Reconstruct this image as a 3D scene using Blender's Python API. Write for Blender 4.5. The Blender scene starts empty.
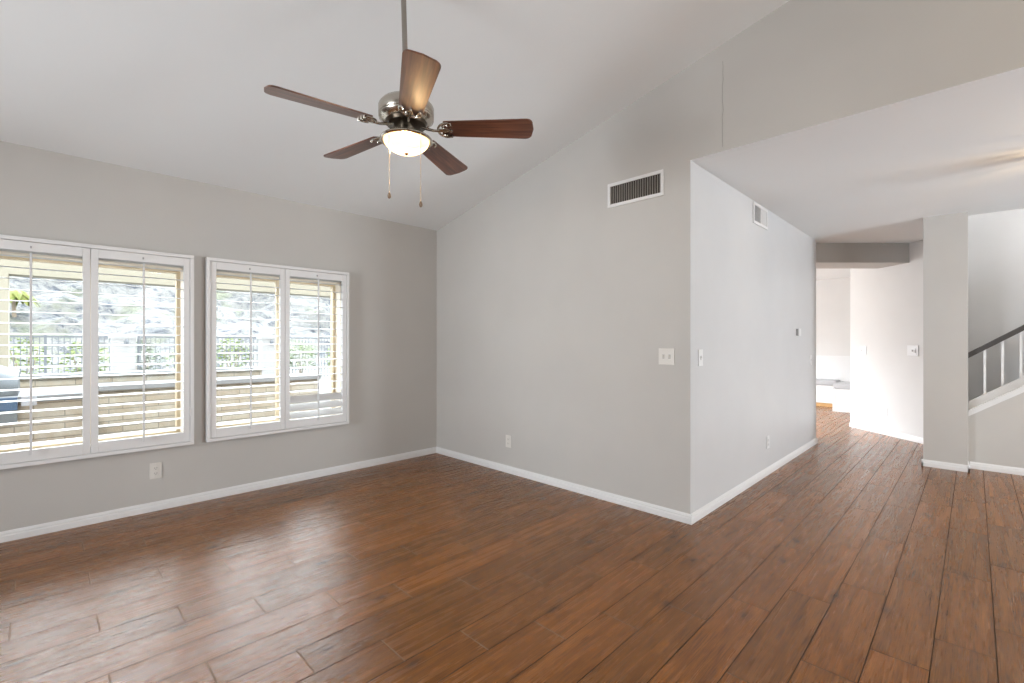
import bpy, bmesh, math, random
from mathutils import Vector, Matrix
from math import pi, sin, cos, radians

random.seed(7)
SC = bpy.context.scene
COL = SC.collection

# ------------------------------------------------------------------ camera
F_PX = 466.0
YAW = math.atan(462.0 / 466.0)            # heading measured from +X towards +Y
cam_d = bpy.data.cameras.new('camera')
cam_d.sensor_width = 36.0
cam_d.lens = 36.0 * F_PX / 1024.0
cam_d.shift_y = 0.0
cam_d.clip_start = 0.05
cam_d.clip_end = 500
cam = bpy.data.objects.new('camera', cam_d)
COL.objects.link(cam)
cam.location = (0, 0, 1.25)
cam.rotation_euler = (radians(90), 0, YAW - pi / 2)
SC.camera = cam

# ------------------------------------------------------------------ world, sun, exposure
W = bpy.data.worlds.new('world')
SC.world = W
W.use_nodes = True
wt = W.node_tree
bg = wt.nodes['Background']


def _wn(op, a, b=None, c=None):
    nd = wt.nodes.new('ShaderNodeMath')
    nd.operation = op
    for i, v in enumerate((a, b, c)):
        if v is None:
            continue
        if isinstance(v, (int, float)):
            nd.inputs[i].default_value = v
        else:
            wt.links.new(v, nd.inputs[i])
    return nd.outputs[0]


def _step(v, lo, hi):
    nd = wt.nodes.new('ShaderNodeMapRange')
    nd.interpolation_type = 'SMOOTHSTEP'
    wt.links.new(v, nd.inputs['Value'])
    nd.inputs['From Min'].default_value = lo
    nd.inputs['From Max'].default_value = hi
    return nd.outputs[0]


# overcast bright sky with an added bright band towards +Y for the floor glow
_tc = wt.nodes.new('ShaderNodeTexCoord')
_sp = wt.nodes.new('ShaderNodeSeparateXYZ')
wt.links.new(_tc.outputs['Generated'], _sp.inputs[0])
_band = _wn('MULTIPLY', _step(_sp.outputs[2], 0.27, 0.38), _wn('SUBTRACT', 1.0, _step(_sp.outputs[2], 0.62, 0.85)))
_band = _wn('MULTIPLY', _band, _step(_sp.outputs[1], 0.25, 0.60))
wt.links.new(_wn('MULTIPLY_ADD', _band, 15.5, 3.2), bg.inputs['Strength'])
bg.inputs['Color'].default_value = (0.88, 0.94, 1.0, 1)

sun_d = bpy.data.lights.new('sun', 'SUN')
sun_d.energy = 1.8
sun_d.angle = radians(1.5)
sun_d.color = (1.0, 0.96, 0.88)
sun = bpy.data.objects.new('sun', sun_d)
COL.objects.link(sun)
sun.rotation_euler = (radians(38), 0, radians(-28))   # light travels towards +Y: lights the hillside


def area(name, loc, rot, sx, sy, power, color=(1, 1, 1)):
    d = bpy.data.lights.new(name, 'AREA')
    d.shape = 'RECTANGLE'
    d.size = sx
    d.size_y = sy
    d.energy = power
    d.color = color
    o = bpy.data.objects.new(name, d)
    COL.objects.link(o)
    o.location = loc
    o.rotation_euler = rot
    return o


# added fill lights outside made-up wall openings; only the kitchen daylight is inferred
area('fill_south', (1.6, -4.25, 1.0), (radians(135), 0, 0), 2.0, 1.1, 42, (0.90, 0.945, 1.0))
west = area('fill_west', (-3.45, 2.5, 1.3), (radians(92), 0, radians(-90)), 1.2, 1.4, 38, (0.90, 0.945, 1.0))
west.data.spread = radians(85)
area('fill_entry', (4.8, -4.25, 1.2), (radians(118), 0, 0), 1.2, 1.9, 130, (0.88, 0.94, 1.0))
area('daylight_kitchen_glass', (8.9, 5.25, 1.35), (radians(-90), 0, 0), 3.4, 2.1, 46, (0.97, 0.98, 1.0))
area('fill_passage', (6.52, 3.5, 1.35), (radians(90), 0, radians(-90)), 2.2, 1.8, 48, (0.98, 0.985, 1.0))  # fill added to light the diagonal wall and nook

SC.view_settings.view_transform = 'Standard'
SC.view_settings.look = 'None'
SC.view_settings.gamma = 1.0
SC.view_settings.use_curve_mapping = False
SC.view_settings.exposure = 0.5
SC.cycles.max_bounces = 10
SC.cycles.diffuse_bounces = 6
SC.cycles.glossy_bounces = 4
SC.cycles.transparent_max_bounces = 16
SC.cycles.sample_clamp_indirect = 6.0
SC.cycles.use_denoising = True


# ------------------------------------------------------------------ materials
def mat(name, color, rough=0.5, metal=0.0, emit=None, estr=1.0, spec=0.5, coat=0.0):
    m = bpy.data.materials.new(name)
    m.use_nodes = True
    b = m.node_tree.nodes['Principled BSDF']
    b.inputs['Base Color'].default_value = (*color, 1)
    b.inputs['Roughness'].default_value = rough
    b.inputs['Metallic'].default_value = metal
    b.inputs['Specular IOR Level'].default_value = spec
    if coat:
        b.inputs['Coat Weight'].default_value = coat
        b.inputs['Coat Roughness'].default_value = 0.15
    if emit:
        b.inputs['Emission Color'].default_value = (*emit, 1)
        b.inputs['Emission Strength'].default_value = estr
    return m


class NT:
    """tiny helper round a node tree"""
    def __init__(self, m):
        self.t = m.node_tree
        self.b = self.t.nodes['Principled BSDF']

    def n(self, typ, **kw):
        nd = self.t.nodes.new(typ)
        for k, v in kw.items():
            setattr(nd, k, v)
        return nd

    def link(self, a, b):
        self.t.links.new(a, b)

    def math(self, op, a, b=None, c=None):
        nd = self.n('ShaderNodeMath', operation=op)
        for i, v in enumerate((a, b, c)):
            if v is None:
                continue
            if isinstance(v, (int, float)):
                nd.inputs[i].default_value = v
            else:
                self.link(v, nd.inputs[i])
        return nd.outputs[0]

    def ramp(self, fac, stops):
        r = self.n('ShaderNodeValToRGB')
        e = r.color_ramp.elements
        while len(e) < len(stops):
            e.new(0.5)
        for el, (p, c) in zip(e, stops):
            el.position = p
            el.color = (*c, 1)
        self.link(fac, r.inputs[0])
        return r.outputs[0]

    def noise(self, vec, scale, detail=3, rough=0.5, dist=0.0):
        nd = self.n('ShaderNodeTexNoise')
        nd.inputs['Scale'].default_value = scale
        nd.inputs['Detail'].default_value = detail
        nd.inputs['Roughness'].default_value = rough
        nd.inputs['Distortion'].default_value = dist
        if vec is not None:
            self.link(vec, nd.inputs['Vector'])
        return nd.outputs[0]

    def mix(self, fac, a, b, mode='MIX'):
        nd = self.n('ShaderNodeMix', data_type='RGBA', blend_type=mode)
        for sock, v in ((nd.inputs[0], fac), (nd.inputs[6], a), (nd.inputs[7], b)):
            if isinstance(v, (int, float)):
                sock.default_value = v
            elif isinstance(v, tuple):
                sock.default_value = (*v, 1)
            else:
                self.link(v, sock)
        return nd.outputs[2]

    def coords(self):
        return self.n('ShaderNodeTexCoord').outputs['Object']

    def bump(self, h, strength, dist=0.01):
        nd = self.n('ShaderNodeBump')
        nd.inputs['Strength'].default_value = strength
        nd.inputs['Distance'].default_value = dist
        self.link(h, nd.inputs['Height'])
        self.link(nd.outputs[0], self.b.inputs['Normal'])


def paint(name, color, rough=0.55, tex=0.12, scale=90, blotch=0.03):
    m = mat(name, color, rough, spec=0.35)
    t = NT(m)
    c = t.coords()
    f = t.noise(c, 1.3, 3, 0.6)
    lo = tuple(v * (1 - blotch) for v in color)
    hi = tuple(min(1, v * (1 + blotch)) for v in color)
    t.link(t.ramp(f, [(0.3, lo), (0.7, hi)]), t.b.inputs['Base Color'])
    t.bump(t.noise(c, scale, 2, 0.6), tex, 0.004)
    return m


M_WALL = paint('greige wall paint', (0.470, 0.455, 0.430))
M_HALLW = paint('lightened satin wall paint', (0.54, 0.545, 0.55), rough=0.38)  # same wall paint, made paler and cooler to paint in the hall light
M_STAIRW = paint('lightened stairwell paint', (0.66, 0.66, 0.66))  # wall paint lightened further to stand in for light in the stairwell
M_KITW = paint('white kitchen wall paint', (0.62, 0.61, 0.595))
M_CEIL = paint('white ceiling paint', (0.765, 0.785, 0.785), rough=0.8, tex=0.1, scale=60, blotch=0.01)
M_TRIM = mat('white trim enamel', (0.68, 0.68, 0.675), 0.35)
M_SHUT = mat('white shutter enamel', (0.66, 0.655, 0.65), 0.38)
M_LOUV = mat('white louver enamel', (0.60, 0.60, 0.60), 0.42)
M_PLATE = mat('ivory plastic', (0.62, 0.60, 0.56), 0.35)
M_PLATEW = mat('white plastic', (0.70, 0.70, 0.70), 0.35)
M_SLOT = mat('dark slot', (0.05, 0.045, 0.04), 0.6)
M_GREYP = mat('grey plastic', (0.30, 0.30, 0.30), 0.4)
M_DUCT = mat('dark duct interior', (0.035, 0.028, 0.022), 0.8)
M_VSLAT = mat('vent slat enamel', (0.36, 0.34, 0.31), 0.5)
M_TAN = mat('tan window vinyl', (0.55, 0.45, 0.31), 0.45)
M_REVEAL = mat('cream window reveal', (0.72, 0.65, 0.55), 0.6)
M_RAIL = mat('dark handrail lacquer', (0.045, 0.04, 0.037), 0.4)
M_NICKEL = mat('brushed nickel', (0.50, 0.46, 0.40), 0.24, 1.0)
M_NICKD = mat('dark nickel recess', (0.10, 0.08, 0.06), 0.35, 1.0)
M_ROD = mat('pewter rod', (0.34, 0.31, 0.28), 0.38, 1.0)
M_CHAIN = mat('beaded chain', (0.75, 0.68, 0.58), 0.3, 1.0)
M_FOB = mat('wooden pull fob', (0.20, 0.13, 0.08), 0.4)
M_CUSH = mat('grey bench cushion fabric', (0.42, 0.42, 0.43), 0.9)
M_KICK = mat('honey wood kick board', (0.50, 0.30, 0.12), 0.5)
M_STEEL = mat('stainless steel', (0.17, 0.18, 0.19), 0.5, 1.0)
M_BLUE = mat('dark blue grill panel', (0.05, 0.09, 0.16), 0.4)
M_STUCCO = paint('cream patio stucco', (0.30, 0.275, 0.22), rough=0.9, tex=0.5, scale=40)
M_PILLAR = paint('white stucco', (0.36, 0.355, 0.35), rough=0.9, tex=0.4, scale=30)
M_CONC = paint('pale concrete', (0.15, 0.147, 0.14), rough=0.85, tex=0.4, scale=12)
M_STONECAP = paint('pale grey stone cap', (0.22, 0.226, 0.234), rough=0.6, tex=0.2, scale=10)
M_IRON = mat('dark grey iron', (0.14, 0.15, 0.165), 0.5)
M_PAPER = mat('white paper tag', (0.36, 0.37, 0.40), 0.7)


def glass_material():
    m = bpy.data.materials.new('window glass')
    m.use_nodes = True
    t = m.node_tree
    t.nodes.remove(t.nodes['Principled BSDF'])
    out = t.nodes['Material Output']
    tr = t.nodes.new('ShaderNodeBsdfTransparent')
    tr.inputs[0].default_value = (0.97, 0.985, 0.98, 1)
    gl = t.nodes.new('ShaderNodeBsdfGlossy')
    gl.inputs['Roughness'].default_value = 0.02
    fr = t.nodes.new('ShaderNodeFresnel')
    fr.inputs[0].default_value = 1.12
    mx = t.nodes.new('ShaderNodeMixShader')
    t.links.new(fr.outputs[0], mx.inputs[0])
    t.links.new(tr.outputs[0], mx.inputs[1])
    t.links.new(gl.outputs[0], mx.inputs[2])
    t.links.new(mx.outputs[0], out.inputs[0])
    return m


M_GLASS = glass_material()


def floor_material():
    m = mat('hand scraped wood look plank tile', (0.2, 0.1, 0.06), 0.4, spec=0.42)
    t = NT(m)
    c = t.coords()
    sep = t.n('ShaderNodeSeparateXYZ')
    t.link(c, sep.inputs[0])
    X, Y = sep.outputs[0], sep.outputs[1]
    PW, PL = 0.1826, 0.823
    v = t.math('DIVIDE', t.math('ADD', Y, 0.0635), PW)
    row = t.math('FLOOR', v)
    fv = t.math('SUBTRACT', v, row)
    off = t.math('MULTIPLY', row, PL / 3.0)
    u = t.math('DIVIDE', t.math('ADD', t.math('SUBTRACT', X, 0.177), off), PL)
    colm = t.math('FLOOR', u)
    fu = t.math('SUBTRACT', u, colm)
    # distance to the plank edge in metres
    dv = t.math('MULTIPLY', t.math('MINIMUM', fv, t.math('SUBTRACT', 1.0, fv)), PW)
    du = t.math('MULTIPLY', t.math('MINIMUM', fu, t.math('SUBTRACT', 1.0, fu)), PL)
    d = t.math('MINIMUM', dv, t.math('SUBTRACT', du, 0.0006))
    grout = t.n('ShaderNodeMapRange', interpolation_type='SMOOTHSTEP')
    grout.inputs['From Min'].default_value = 0.0014
    grout.inputs['From Max'].default_value = 0.0028
    grout.inputs['To Min'].default_value = 1.0
    grout.inputs['To Max'].default_value = 0.0
    t.link(d, grout.inputs['Value'])
    G = grout.outputs[0]
    # a random number for each plank
    idv = t.n('ShaderNodeCombineXYZ')
    t.link(colm, idv.inputs[0])
    t.link(row, idv.inputs[1])
    wn = t.n('ShaderNodeTexWhiteNoise', noise_dimensions='3D')
    t.link(idv.outputs[0], wn.inputs['Vector'])
    rnd = wn.outputs['Value']
    rcol = wn.outputs['Color']
    seprc = t.n('ShaderNodeSeparateXYZ')
    t.link(rcol, seprc.inputs[0])
    # grain coordinates: stretched along the plank and shifted for every plank
    gx = t.math('ADD', t.math('MULTIPLY', X, 0.8), t.math('MULTIPLY', rnd, 37.0))
    gy = t.math('ADD', t.math('MULTIPLY', Y, 13.0), t.math('MULTIPLY', seprc.outputs[1], 19.0))
    gv = t.n('ShaderNodeCombineXYZ')
    t.link(gx, gv.inputs[0])
    t.link(gy, gv.inputs[1])
    g1 = t.noise(gv.outputs[0], 2.0, 5, 0.58, 0.35)
    gy2 = t.math('MULTIPLY', gy, 5.0)
    gv2 = t.n('ShaderNodeCombineXYZ')
    t.link(t.math('MULTIPLY', gx, 3.0), gv2.inputs[0])
    t.link(gy2, gv2.inputs[1])
    g2 = t.noise(gv2.outputs[0], 3.0, 4, 0.6, 0.4)
    base = t.ramp(g1, [(0.25, (0.122, 0.042, 0.006)), (0.42, (0.172, 0.063, 0.010)),
                       (0.58, (0.205, 0.078, 0.015)), (0.76, (0.275, 0.113, 0.028))])
    tone = t.ramp(rnd, [(0.0, (0.84, 0.86, 0.86)), (0.5, (1.0, 1.0, 1.0)), (1.0, (1.16, 1.12, 1.10))])
    base = t.mix(1.0, base, tone, 'MULTIPLY')
    fine = t.ramp(g2, [(0.32, (0.56, 0.54, 0.52)), (0.48, (0.98, 0.98, 0.98)), (0.68, (1.34, 1.34, 1.34))])
    base = t.mix(1.0, base, fine, 'MULTIPLY')
    # knots
    vor = t.n('ShaderNodeTexVoronoi', feature='F1', voronoi_dimensions='2D')
    kv = t.n('ShaderNodeCombineXYZ')
    wob = t.noise(c, 14.0, 2, 0.6)
    t.link(t.math('ADD', t.math('MULTIPLY', X, 1.45), t.math('MULTIPLY', wob, 0.10)), kv.inputs[0])
    t.link(t.math('ADD', t.math('MULTIPLY', Y, 3.4), t.math('MULTIPLY', wob, 0.16)), kv.inputs[1])
    vor.inputs['Scale'].default_value = 0.9
    t.link(kv.outputs[0], vor.inputs['Vector'])
    knot = t.ramp(vor.outputs['Distance'], [(0.02, (1, 1, 1)), (0.05, (0.40, 0.40, 0.40)), (0.11, (0, 0, 0))])
    base = t.mix(t.math('MULTIPLY', knot, 0.72), base, (0.050, 0.020, 0.007))
    butt = t.math('LESS_THAN', t.math('SUBTRACT', du, 0.0006), dv)
    # end-joint grout: pale in the room, darker towards the hallway
    hall_fade = t.n('ShaderNodeMapRange')
    t.link(t.math('SUBTRACT', X, t.math('MULTIPLY', Y, 0.9)), hall_fade.inputs['Value'])
    hall_fade.inputs['From Min'].default_value = 0.6
    hall_fade.inputs['From Max'].default_value = 2.0
    buttc = t.mix(hall_fade.outputs[0], (0.24, 0.17, 0.12), (0.045, 0.026, 0.016))
    base = t.mix(G, base, t.mix(butt, (0.045, 0.026, 0.016), buttc))
    t.link(base, t.b.inputs['Base Color'])
    # scraped surface: long shallow scoops, fine grain, recessed joints
    rv = t.n('ShaderNodeCombineXYZ')
    t.link(t.math('ADD', t.math('MULTIPLY', X, 11.0), t.math('MULTIPLY', rnd, 23.0)), rv.inputs[0])
    t.link(t.math('ADD', t.math('MULTIPLY', Y, 34.0), t.math('MULTIPLY', rnd, 11.0)), rv.inputs[1])
    rip = t.noise(rv.outputs[0], 1.0, 3, 0.55, 1.1)
    h = t.math('ADD', t.math('MULTIPLY', rip, 0.70), t.math('MULTIPLY', g2, 0.50))
    h = t.math('SUBTRACT', h, t.math('MULTIPLY', G, 0.8))
    t.bump(h, 0.40, 0.006)
    rr = t.math('ADD', t.math('MULTIPLY', g1, 0.20), 0.17)
    rr = t.math('ADD', rr, t.math('MULTIPLY', G, 0.45))
    t.link(rr, t.b.inputs['Roughness'])
    t.link(t.math('MULTIPLY', t.math('SUBTRACT', 1.0, G), 0.45), t.b.inputs['Specular IOR Level'])
    return m


M_FLOOR = floor_material()


def blade_material():
    m = mat('walnut fan blade veneer', (0.14, 0.05, 0.025), 0.32, coat=0.3)
    t = NT(m)
    c = t.coords()
    mp = t.n('ShaderNodeMapping')
    mp.inputs['Scale'].default_value = (2.0, 34.0, 3.0)
    t.link(c, mp.inputs[0])
    g = t.noise(mp.outputs[0], 1.6, 5, 0.6, 0.8)
    t.link(t.ramp(g, [(0.3, (0.045, 0.016, 0.010)), (0.5, (0.120, 0.042, 0.022)), (0.72, (0.210, 0.082, 0.042))]),
           t.b.inputs['Base Color'])
    return m


M_BLADE = blade_material()


def stone_material():
    m = mat('stacked ledge stone', (0.6, 0.55, 0.45), 0.85)
    t = NT(m)
    c = t.coords()
    mp = t.n('ShaderNodeMapping')
    mp.inputs['Rotation'].default_value = (radians(90), 0, 0)
    t.link(c, mp.inputs[0])
    br = t.n('ShaderNodeTexBrick')
    br.offset = 0.37
    br.inputs['Color1'].default_value = (0.46, 0.42, 0.34, 1)
    br.inputs['Color2'].default_value = (0.32, 0.25, 0.17, 1)
    br.inputs['Mortar'].default_value = (0.17, 0.155, 0.13, 1)
    br.inputs['Scale'].default_value = 1.0
    br.inputs['Brick Width'].default_value = 0.30
    br.inputs['Row Height'].default_value = 0.06
    br.inputs['Mortar Size'].default_value = 0.004
    br.inputs['Bias'].default_value = -0.25
    t.link(mp.outputs[0], br.inputs['Vector'])
    n = t.noise(c, 7.0, 3, 0.6)
    colr = t.mix(0.45, br.outputs['Color'], t.ramp(n, [(0.3, (0.36, 0.352, 0.33)), (0.6, (0.26, 0.22, 0.17)), (0.8, (0.29, 0.295, 0.30))]))
    t.link(colr, t.b.inputs['Base Color'])
    t.bump(t.math('SUBTRACT', n, t.math('MULTIPLY', br.outputs['Fac'], 0.6)), 0.6, 0.02)
    return m


M_STONE = stone_material()


def hill_material():
    m = mat('rocky hillside', (0.5, 0.48, 0.45), 0.95)
    t = NT(m)
    c = t.coords()
    n1 = t.noise(c, 2.0, 6, 0.75, 0.6)
    col1 = t.ramp(n1, [(0.36, (0.055, 0.064, 0.085)), (0.44, (0.15, 0.155, 0.165)), (0.51, (0.235, 0.233, 0.225)), (0.7, (0.28, 0.275, 0.26))])
    n2 = t.noise(c, 0.45, 4, 0.6)
    g = t.ramp(n2, [(0.55, (0, 0, 0)), (0.66, (1, 1, 1))])
    t.link(t.mix(t.math('MULTIPLY', g, 0.55), col1, (0.15, 0.17, 0.076)), t.b.inputs['Base Color'])
    t.bump(n1, 0.8, 0.5)
    return m


M_HILL = hill_material()


def leaf_material(name, a, b):
    m = mat(name, a, 0.7)
    t = NT(m)
    n = t.noise(t.coords(), 6.0, 2, 0.6)
    t.link(t.ramp(n, [(0.35, a), (0.65, b)]), t.b.inputs['Base Color'])
    t.b.inputs['Subsurface Weight'].default_value = 0.0
    return m


M_LEAF = leaf_material('sunlit shrub leaves', (0.16, 0.22, 0.065), (0.26, 0.31, 0.13))
M_LEAFP = leaf_material('pale shrub leaves', (0.14, 0.17, 0.11), (0.20, 0.24, 0.16))
M_PALM = leaf_material('palm frond', (0.11, 0.145, 0.022), (0.18, 0.18, 0.04))
M_TRUNK = mat('grey brown bark', (0.30, 0.24, 0.18), 0.9)


def bowl_material():
    """alabaster glass: part lets the bulb through, part glows warm"""
    m = mat('frosted alabaster glass', (0.93, 0.80, 0.62), 0.35, emit=(1.0, 0.80, 0.52), estr=0.8)
    t = NT(m)
    n = t.noise(t.coords(), 9.0, 3, 0.6)
    t.link(t.ramp(n, [(0.3, (1.0, 0.70, 0.44)), (0.7, (1.0, 0.86, 0.74))]), t.b.inputs['Emission Color'])
    t.b.inputs['Base Color'].default_value = (0.5, 0.44, 0.36, 1)
    tr = t.n('ShaderNodeBsdfTransparent')
    tr.inputs[0].default_value = (1.0, 0.93, 0.82, 1)
    mx = t.n('ShaderNodeMixShader')
    mx.inputs[0].default_value = 0.45
    t.link(t.b.outputs[0], mx.inputs[1])
    t.link(tr.outputs[0], mx.inputs[2])
    t.link(mx.outputs[0], m.node_tree.nodes['Material Output'].inputs[0])
    return m


M_BOWL = bowl_material()
M_GLOBE = mat('lit frosted globe', (0.95, 0.92, 0.85), 0.3, emit=(1.0, 0.85, 0.62), estr=4.0)


# ------------------------------------------------------------------ mesh helpers
def add_box(bm, x0, x1, y0, y1, z0, z1, mtx=None):
    if x0 > x1: x0, x1 = x1, x0
    if y0 > y1: y0, y1 = y1, y0
    if z0 > z1: z0, z1 = z1, z0
    vs = [bm.verts.new(p) for p in ((x0, y0, z0), (x1, y0, z0), (x1, y1, z0), (x0, y1, z0),
                                    (x0, y0, z1), (x1, y0, z1), (x1, y1, z1), (x0, y1, z1))]
    for f in ((0, 3, 2, 1), (4, 5, 6, 7), (0, 1, 5, 4), (1, 2, 6, 5), (2, 3, 7, 6), (3, 0, 4, 7)):
        bm.faces.new([vs[i] for i in f])
    if mtx:
        bmesh.ops.transform(bm, matrix=mtx, verts=vs)
    return vs


def add_prism(bm, pts, vec):
    """pts: list of 3-D points of a planar polygon; vec: extrusion"""
    a = [bm.verts.new(p) for p in pts]
    b = [bm.verts.new(Vector(p) + Vector(vec)) for p in pts]
    n = len(a)
    bm.faces.new(a)
    bm.faces.new(list(reversed(b)))
    for i in range(n):
        bm.faces.new((a[i], b[i], b[(i + 1) % n], a[(i + 1) % n]))
    return a + b


def add_lathe(bm, prof, c=(0, 0), seg=32, mtx=None):
    rings = []
    allv = []
    for r, z in prof:
        if r < 1e-5:
            v = bm.verts.new((c[0], c[1], z))
            rings.append([v])
            allv.append(v)
        else:
            ring = [bm.verts.new((c[0] + r * cos(2 * pi * k / seg), c[1] + r * sin(2 * pi * k / seg), z)) for k in range(seg)]
            rings.append(ring)
            allv += ring
    for a, b in zip(rings, rings[1:]):
        for k in range(seg):
            k2 = (k + 1) % seg
            if len(a) == 1 and len(b) == 1:
                break
            if len(a) == 1:
                bm.faces.new((a[0], b[k2], b[k]))
            elif len(b) == 1:
                bm.faces.new((a[k], a[k2], b[0]))
            else:
                bm.faces.new((a[k], a[k2], b[k2], b[k]))
    if mtx:
        bmesh.ops.transform(bm, matrix=mtx, verts=allv)
    return allv


def add_tube(bm, pts, r, seg=8, rend=None):
    pts = [Vector(p) for p in pts]
    n = len(pts)
    rings = []
    prev = None
    for i, p in enumerate(pts):
        d = (pts[min(i + 1, n - 1)] - pts[max(i - 1, 0)]).normalized()
        if prev is None:
            up = Vector((0, 0, 1)) if abs(d.z) < 0.9 else Vector((1, 0, 0))
            a = d.cross(up).normalized()
        else:
            a = (prev - d * prev.dot(d)).normalized()
        prev = a
        b = d.cross(a)
        rr = r if rend is None else r + (rend - r) * i / (n - 1)
        rings.append([bm.verts.new(p + (a * cos(2 * pi * k / seg) + b * sin(2 * pi * k / seg)) * rr) for k in range(seg)])
    for A, B in zip(rings, rings[1:]):
        for k in range(seg):
            bm.faces.new((A[k], A[(k + 1) % seg], B[(k + 1) % seg], B[k]))
    bm.faces.new(list(reversed(rings[0])))
    bm.faces.new(rings[-1])


def obj(name, bm, m, parent=None, smooth=False, bevel=0.0):
    bmesh.ops.recalc_face_normals(bm, faces=bm.faces[:])
    me = bpy.data.meshes.new(name)
    bm.to_mesh(me)
    bm.free()
    me.materials.append(m)
    if smooth:
        for p in me.polygons:
            p.use_smooth = True
        try:
            me.set_sharp_from_angle(angle=radians(42))
        except Exception:
            pass
    o = bpy.data.objects.new(name, me)
    COL.objects.link(o)
    if parent:
        o.parent = parent
    if bevel:
        md = o.modifiers.new('bevel', 'BEVEL')
        md.width = bevel
        md.segments = 2
        md.limit_method = 'ANGLE'
    return o


def B():
    return bmesh.new()


def box_obj(name, x0, x1, y0, y1, z0, z1, m, parent=None, bevel=0.0):
    b = B()
    add_box(b, x0, x1, y0, y1, z0, z1)
    return obj(name, b, m, parent, bevel=bevel)


def struct(o):
    o['kind'] = 'structure'
    return o


def thing(name, label, cat, loc=(0, 0, 0), rotz=0.0, group=None):
    o = bpy.data.objects.new(name, None)
    COL.objects.link(o)
    o.empty_display_size = 0.05
    o.location = loc
    o.rotation_euler = (0, 0, rotz)
    o['label'] = label
    o['category'] = cat
    if group:
        o['group'] = group
    return o


def tag(o, label, cat, group=None):
    o['label'] = label
    o['category'] = cat
    if group:
        o['group'] = group
    return o


# ------------------------------------------------------------------ dimensions
YA = 4.30            # window wall
XB = 3.13            # vent wall
YC = 1.381           # hall wall
ZC = 2.494           # flat ceiling
SLOPE = 0.2215
XW, YS = -3.3, -4.1  # unseen west and south walls


def zc(y):
    return ZC + 0.004 + SLOPE * (YA - y)


def wall_with_holes(axis, a0, a1, t0, t1, z0, z1, holes):
    """axis 'x': wall runs along x with thickness t0..t1 in y"""
    b = B()
    us = sorted({a0, a1, *[h[0] for h in holes], *[h[1] for h in holes]})
    zs = sorted({z0, z1, *[h[2] for h in holes], *[h[3] for h in holes]})
    for u0, u1 in zip(us, us[1:]):
        for w0, w1 in zip(zs, zs[1:]):
            cu, cw = (u0 + u1) / 2, (w0 + w1) / 2
            if any(h[0] < cu < h[1] and h[2] < cw < h[3] for h in holes):
                continue
            if axis == 'x':
                add_box(b, u0, u1, t0, t1, w0, w1)
            else:
                add_box(b, t0, t1, u0, u1, w0, w1)
    bmesh.ops.remove_doubles(b, verts=b.verts[:], dist=1e-5)
    return b


# ------------------------------------------------------------------ shell
b = B()
add_box(b, XW - 0.2, 11.3, YS - 0.1, 5.3, -0.12, 0.0)
struct(obj('floor', b, M_FLOOR))

WIN = [(-0.305, 0.772, 0.525, 1.815), (0.962, 2.022, 0.525, 1.815)]
struct(obj('wall_north', wall_with_holes('x', XW - 0.1, XB + 0.01, YA, YA + 0.22, 0, 2.62, WIN), M_WALL))

b = B()
add_prism(b, [(XB, YA + 0.2, 0), (XB, YC + .001, 0), (XB, YC + .001, ZC), (XB, YS, ZC), (XB, YS, zc(YS) + .1), (XB, YA + 0.2, zc(YA) + .06)], (0.12, 0, 0))
struct(obj('wall_east', b, M_WALL))

# hairline plaster crack running up the header from the opening
b = B()
rc_ = random.Random(5)
add_tube(b, [(XB - 0.0003, 1.165 + rc_.uniform(-.004, .004), 2.52 + 0.04 * k) for k in range(15)], 0.0011, 5)
wall_e = [o for o in COL.objects if o.name == 'wall_east'][0]
obj('hairline_crack', b, mat('shadowed crack', (0.25, 0.24, 0.22), 0.9), wall_e)

# vaulted ceiling
b = B()
ys = [YA + 0.25, YS - 0.1]
add_prism(b, [(XW - 0.1, ys[0], zc(ys[0])), (XW - 0.1, ys[1], zc(ys[1])), (XW - 0.1, ys[1], zc(ys[1]) + 0.12), (XW - 0.1, ys[0], zc(ys[0]) + 0.12)], (XB + 0.22 - XW, 0, 0))
struct(obj('ceiling', b, M_CEIL))

# hall ceiling: from the header to the stairwell, and on over the kitchen
b = B()
add_box(b, XB + 0.001, 6.45, YS, YC + 0.12, ZC - 0.001, ZC + 0.12)
add_box(b, 6.45, 11.25, 0.10, 5.2, ZC, ZC + 0.12)
struct(obj('ceiling', b, M_CEIL))

struct(obj('wall_hallway', wall_with_holes('x', XB + 0.002, 6.715, YC, YC + 0.115, 0, ZC, []), M_HALLW))
struct(obj('wall_south', wall_with_holes('x', XW - .1, XB + .1, YS - .12, YS, 0, 4.5, [(0.6, 2.6, 0.45, 1.55)]), M_WALL))
struct(obj('wall_west', wall_with_holes('y', YS, YA, XW - .12, XW, 0, 4.5, [(1.9, 3.1, 0.6, 2.0)]), M_WALL))
struct(obj('wall_entry', wall_with_holes('x', XB + .1, 7.6, YS - .12, YS, 0, 5.3, [(4.2, 5.4, 0.25, 2.15)]), M_WALL))  # south, west and entry openings are added for the fill lights
struct(obj('wall_kitchen', wall_with_holes('x', 6.6, 11.25, 5.05, 5.17, 0, 2.6, [(7.2, 10.6, 0.3, 2.4)]), M_KITW))
struct(obj('wall_passage', wall_with_holes('y', YC + .11, 5.1, 6.60, 6.714, 0, ZC, [(2.4, 4.6, 0.45, 2.25)]), M_KITW))  # wall opening added for the passage fill light
struct(box_obj('wall_nook', 11.05, 11.17, 0.9, 5.1, 0, ZC, M_KITW))
struct(box_obj('wall_nook_side', 8.42, 11.1, 1.13, 1.25, 0, ZC, M_KITW))

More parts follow.
